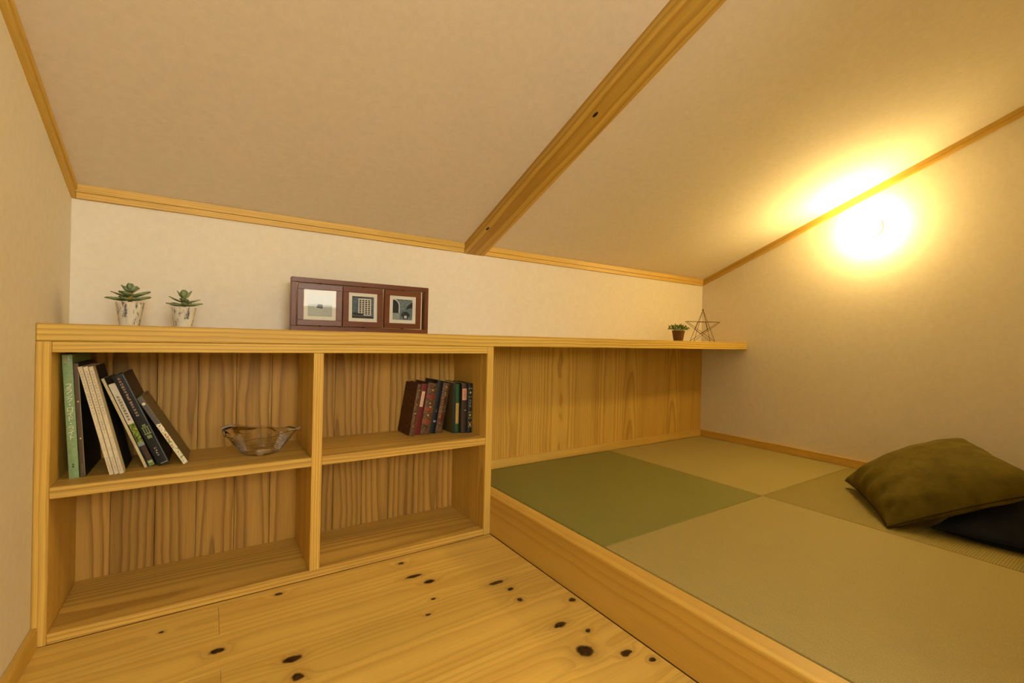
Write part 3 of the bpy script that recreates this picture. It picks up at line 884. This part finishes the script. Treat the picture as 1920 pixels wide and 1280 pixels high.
# ------------------------------------------------------------------ small plant and wire star at the far end
M_terra = plain('brown_pot', '#6c4a22', .7, var=.2, scale=90)
sp_ = tag(empty('potted_plant', (2.660, .130, H + .0006)), 'small bushy plant in a brown tapered pot beside the wire star', 'plant')
bm = bmesh.new()
lathe(bm, [(.001, 0), (.0265, 0), (.0345, .050), (.036, .050), (.0365, .060), (.0330, .060), (.031, .052)], 32, cap0=True)
mesh_obj('pot', bm, M_terra, sp_)
bm = bmesh.new()
lathe(bm, [(.032, .054), (.015, .058), (.001, .059)], 20, cap1=True)
mesh_obj('soil', bm, M_soil, sp_)
M_small = stone('small_leaves', '#33541c', '#6c8a34', 200)
bm = bmesh.new()
rg = random.Random(5)
for i in range(260):
    a = rg.uniform(0, 2 * PI); rr = .056 * math.sqrt(rg.random())
    z = .064 + rg.uniform(0, .032) * (1.1 - rr / .09)
    L = rg.uniform(.011, .018); w = L * .42
    M_ = Matrix.Translation((rr * math.cos(a), rr * math.sin(a), z)) @ Matrix.Rotation(a + rg.uniform(-.8, .8), 4, 'Z') @ Matrix.Rotation(-rg.uniform(.0, 1.2), 4, 'Y') @ Matrix.Rotation(rg.uniform(-.5, .5), 4, 'X')
    pts = [(0, 0, 0), (L * .4, w / 2, .0008), (L, 0, -.001), (L * .4, -w / 2, .0008)]
    top = [bm.verts.new(M_ @ Vector(q)) for q in pts]
    bot = [bm.verts.new(M_ @ (Vector(q) - Vector((0, 0, .0007)))) for q in pts]
    bm.faces.new(top); bm.faces.new(bot[::-1])
    for k in range(4): bm.faces.new((top[k], bot[k], bot[(k + 1) % 4], top[(k + 1) % 4]))
for i in range(30):
    a = rg.uniform(0, 2 * PI); rr = .045 * math.sqrt(rg.random())
    tube(bm, (rr * .35 * math.cos(a), rr * .35 * math.sin(a), .055), (rr * math.cos(a), rr * math.sin(a), .074), .0007, 4)
fo = mesh_obj('foliage', bm, M_small, sp_); fo['kind'] = 'stuff'

M_brass = plain('aged_brass_wire', '#6a4a1e', .4, .5, var=.3, scale=200, Metallic=.6)
st = tag(empty('wire_star', (2.858, .105, H + .0006), (0, 0, math.radians(-33))), 'open brass wire star ornament standing at the end of the counter', 'ornament')
R5 = .1068
def star_frame(tilt, roll, thick):
    """pentagram of rods leaning about its feet, meeting its twin at the top"""
    pts = [Vector((R5 * math.cos(PI / 2 + 2 * PI * k / 5), 0, R5 * math.sin(PI / 2 + 2 * PI * k / 5))) for k in range(5)]
    M_ = Matrix.Translation((0, 0, R5 * .809 * math.cos(tilt) + R5 * (1 - math.cos(tilt)) * 1.0 * 0 + .0016)) @ Matrix.Rotation(roll, 4, 'Z') @ Matrix.Translation((0, 0, R5 * math.cos(tilt))) @ Matrix.Rotation(tilt, 4, 'X') @ Matrix.Translation((0, 0, -R5))
    P = [M_ @ p for p in pts]
    bm = bmesh.new()
    for k in range(5): tube(bm, P[k], P[(k + 2) % 5], .0013, 6)
    o = mesh_obj('star_rods', bm, M_brass, st)
    if thick:
        r2 = R5 * .382
        q = [M_ @ Vector((r2 * math.cos(-PI / 2 + 2 * PI * k / 5), 0, r2 * math.sin(-PI / 2 + 2 * PI * k / 5))) for k in range(5)]
        bm = bmesh.new()
        for k in range(5): tube(bm, q[k], q[(k + 1) % 5], .0024, 6)
        mesh_obj('star_pentagon', bm, M_brass, st)
    return P
P = star_frame(math.radians(9), 0, True)
star_frame(math.radians(-9), 0, False)
bm = bmesh.new()
bmesh.ops.create_uvsphere(bm, u_segments=10, v_segments=8, radius=.0045)
mesh_obj('star_tip', bm, M_brass, st, P[0] + Vector((0, 0, .001)))

# ------------------------------------------------------------------ cushions
def velvet(name, c1, c2):
    t = NT(name)
    p = t.n('ShaderNodeTexCoord').outputs['Object']
    nz = t.noise(p, 14, 3, .6); fz = t.noise(p, 500, 2)
    return t.bsdf(t.mix(t.remap(nz, .35, .65), lin(c1), lin(c2)), .85, t.bump(fz, .2, .0008), .1, Sheen_Weight=.5, Sheen_Roughness=.4, Sheen_Tint=lin(c1))
M_olive = velvet('olive_velvet', '#62551a', '#50450f')
M_olive_pipe = velvet('olive_seam', '#3c340e', '#332c0a')
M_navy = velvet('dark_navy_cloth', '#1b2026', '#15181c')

def cushion(name, label, C, up, T, mat, pipe, seed=0, wr=.006, n=56, under=.85):
    """pillow spanned by four corner points, puffed by T on both sides of its middle surface"""
    C = [Vector(c) for c in C]
    org = sum(C, Vector()) / 4
    zlow = min(c.z for c in C)
    rootloc = Vector((org.x, org.y, ZT + .0006))
    r = tag(empty(name, rootloc), label, 'cushion')
    rg = random.Random(seed)
    ph = [rg.uniform(0, 6.28) for _ in range(8)]
    nrm = (C[1] - C[0]).cross(C[2] - C[0]).normalized()
    if nrm.dot(Vector(up)) < 0: nrm = -nrm
    def mid(u, v):
        # the cloth is drawn in between the corners
        s_, t_ = (u + 1) / 2, (v + 1) / 2
        pin = .060
        s2 = .5 + (s_ - .5) * (1 - pin * (1 - v * v) * abs(u) ** 2)
        t2 = .5 + (t_ - .5) * (1 - pin * (1 - u * u) * abs(v) ** 2)
        return C[0] * (1 - s2) * (1 - t2) + C[1] * s2 * (1 - t2) + C[2] * (1 - s2) * t2 + C[3] * s2 * t2
    def hgt(u, v):
        e = max(0, (1 - u * u)) * max(0, (1 - v * v))
        hh = T * (e ** .42)
        edge = (abs(u) ** 4 + abs(v) ** 4) * .5
        wv = wr * edge * e ** .3 * (math.sin(9 * (u + v) + ph[0]) + .7 * math.sin(17 * u - 6 * v + ph[1]) + .6 * math.sin(15 * v + 5 * u + ph[2]))
        wv += .004 * math.sin(3.1 * u + 1.7 * v + ph[3]) * e
        if wr > .005:
            wv += .0075 * math.exp(-((v + .80) / .16) ** 2) * math.sin(16 * u + ph[4]) * min(1, e * 8)
            q = math.hypot(1 - u, 1 + v)
            wv += .009 * math.exp(-(q / .42) ** 2) * math.sin(7 * math.atan2(1 + v + .01, 1 - u + .01) + ph[5]) * min(1, e * 14)
        return hh + wv
    bm = bmesh.new()
    g1 = {}; g2 = {}
    def param(i):
        a = -1 + 2 * i / n
        return math.copysign(abs(math.sin(a * PI / 2)), a)
    for i in range(n + 1):
        for j in range(n + 1):
            u, v = param(i), param(j)
            m_ = mid(u, v)
            if i in (0, n) or j in (0, n):
                vv = bm.verts.new(m_ - rootloc); g1[i, j] = g2[i, j] = vv
            else:
                hh = hgt(u, v)
                g1[i, j] = bm.verts.new(m_ + nrm * hh - rootloc)
                lo = m_ - nrm * hh * under
                if lo.z < ZT + .002: lo.z = ZT + .002
                g2[i, j] = bm.verts.new(lo - rootloc)
    for i in range(n):
        for j in range(n):
            bm.faces.new((g1[i, j], g1[i + 1, j], g1[i + 1, j + 1], g1[i, j + 1]))
            bm.faces.new((g2[i, j + 1], g2[i + 1, j + 1], g2[i + 1, j], g2[i, j]))
    bmesh.ops.recalc_face_normals(bm, faces=bm.faces[:])
    mesh_obj('cushion_body', bm, mat, r, smooth=True)
    loop = [(param(i), -1) for i in range(n)] + [(1, param(i)) for i in range(n)] + [(param(n - i), 1) for i in range(n)] + [(-1, param(n - i)) for i in range(n)]
    bm = bmesh.new()
    P = [mid(*q) - rootloc for q in loop]
    rings = []
    for i, p_ in enumerate(P):
        d = (P[(i + 1) % len(P)] - P[i - 1]).normalized()
        a = d.cross(nrm).normalized(); b = a.cross(d)
        rings.append([bm.verts.new(p_ + (a * math.cos(q) + b * math.sin(q)) * .0024) for q in (0, PI / 3, 2 * PI / 3, PI, 4 * PI / 3, 5 * PI / 3)])
    for i in range(len(rings)):
        a, b = rings[i], rings[(i + 1) % len(rings)]
        for k in range(6): bm.faces.new((a[k], a[(k + 1) % 6], b[(k + 1) % 6], b[k]))
    bmesh.ops.recalc_face_normals(bm, faces=bm.faces[:])
    mesh_obj('seam', bm, pipe, r, smooth=True)
    return r
cushion('cushion', 'olive velvet cushion propped at a slant on the tatami', [(2.735, -.705, .190), (2.322, -.984, .1665), (2.950, -1.045, .415), (2.586, -1.335, .351)],
        (0, 0, 1), .108, M_olive, M_olive_pipe, 3, .011, under=.5)
cushion('floor_cushion', 'dark navy floor cushion behind the olive one and stretched beneath it as shade, at the photo edge', [(2.40, -1.08, .182), (3.10, -1.13, .255), (2.44, -1.66, .182), (3.10, -1.66, .255)],
        (0, 0, 1), .065, M_navy, M_navy, 9, .003)  # corner drawn out under the olive cushion to stand for its shadow
for o in S.objects:
    for k in ('t', 'h', 'ox', 'rnd'):
        if k in o: del o[k]
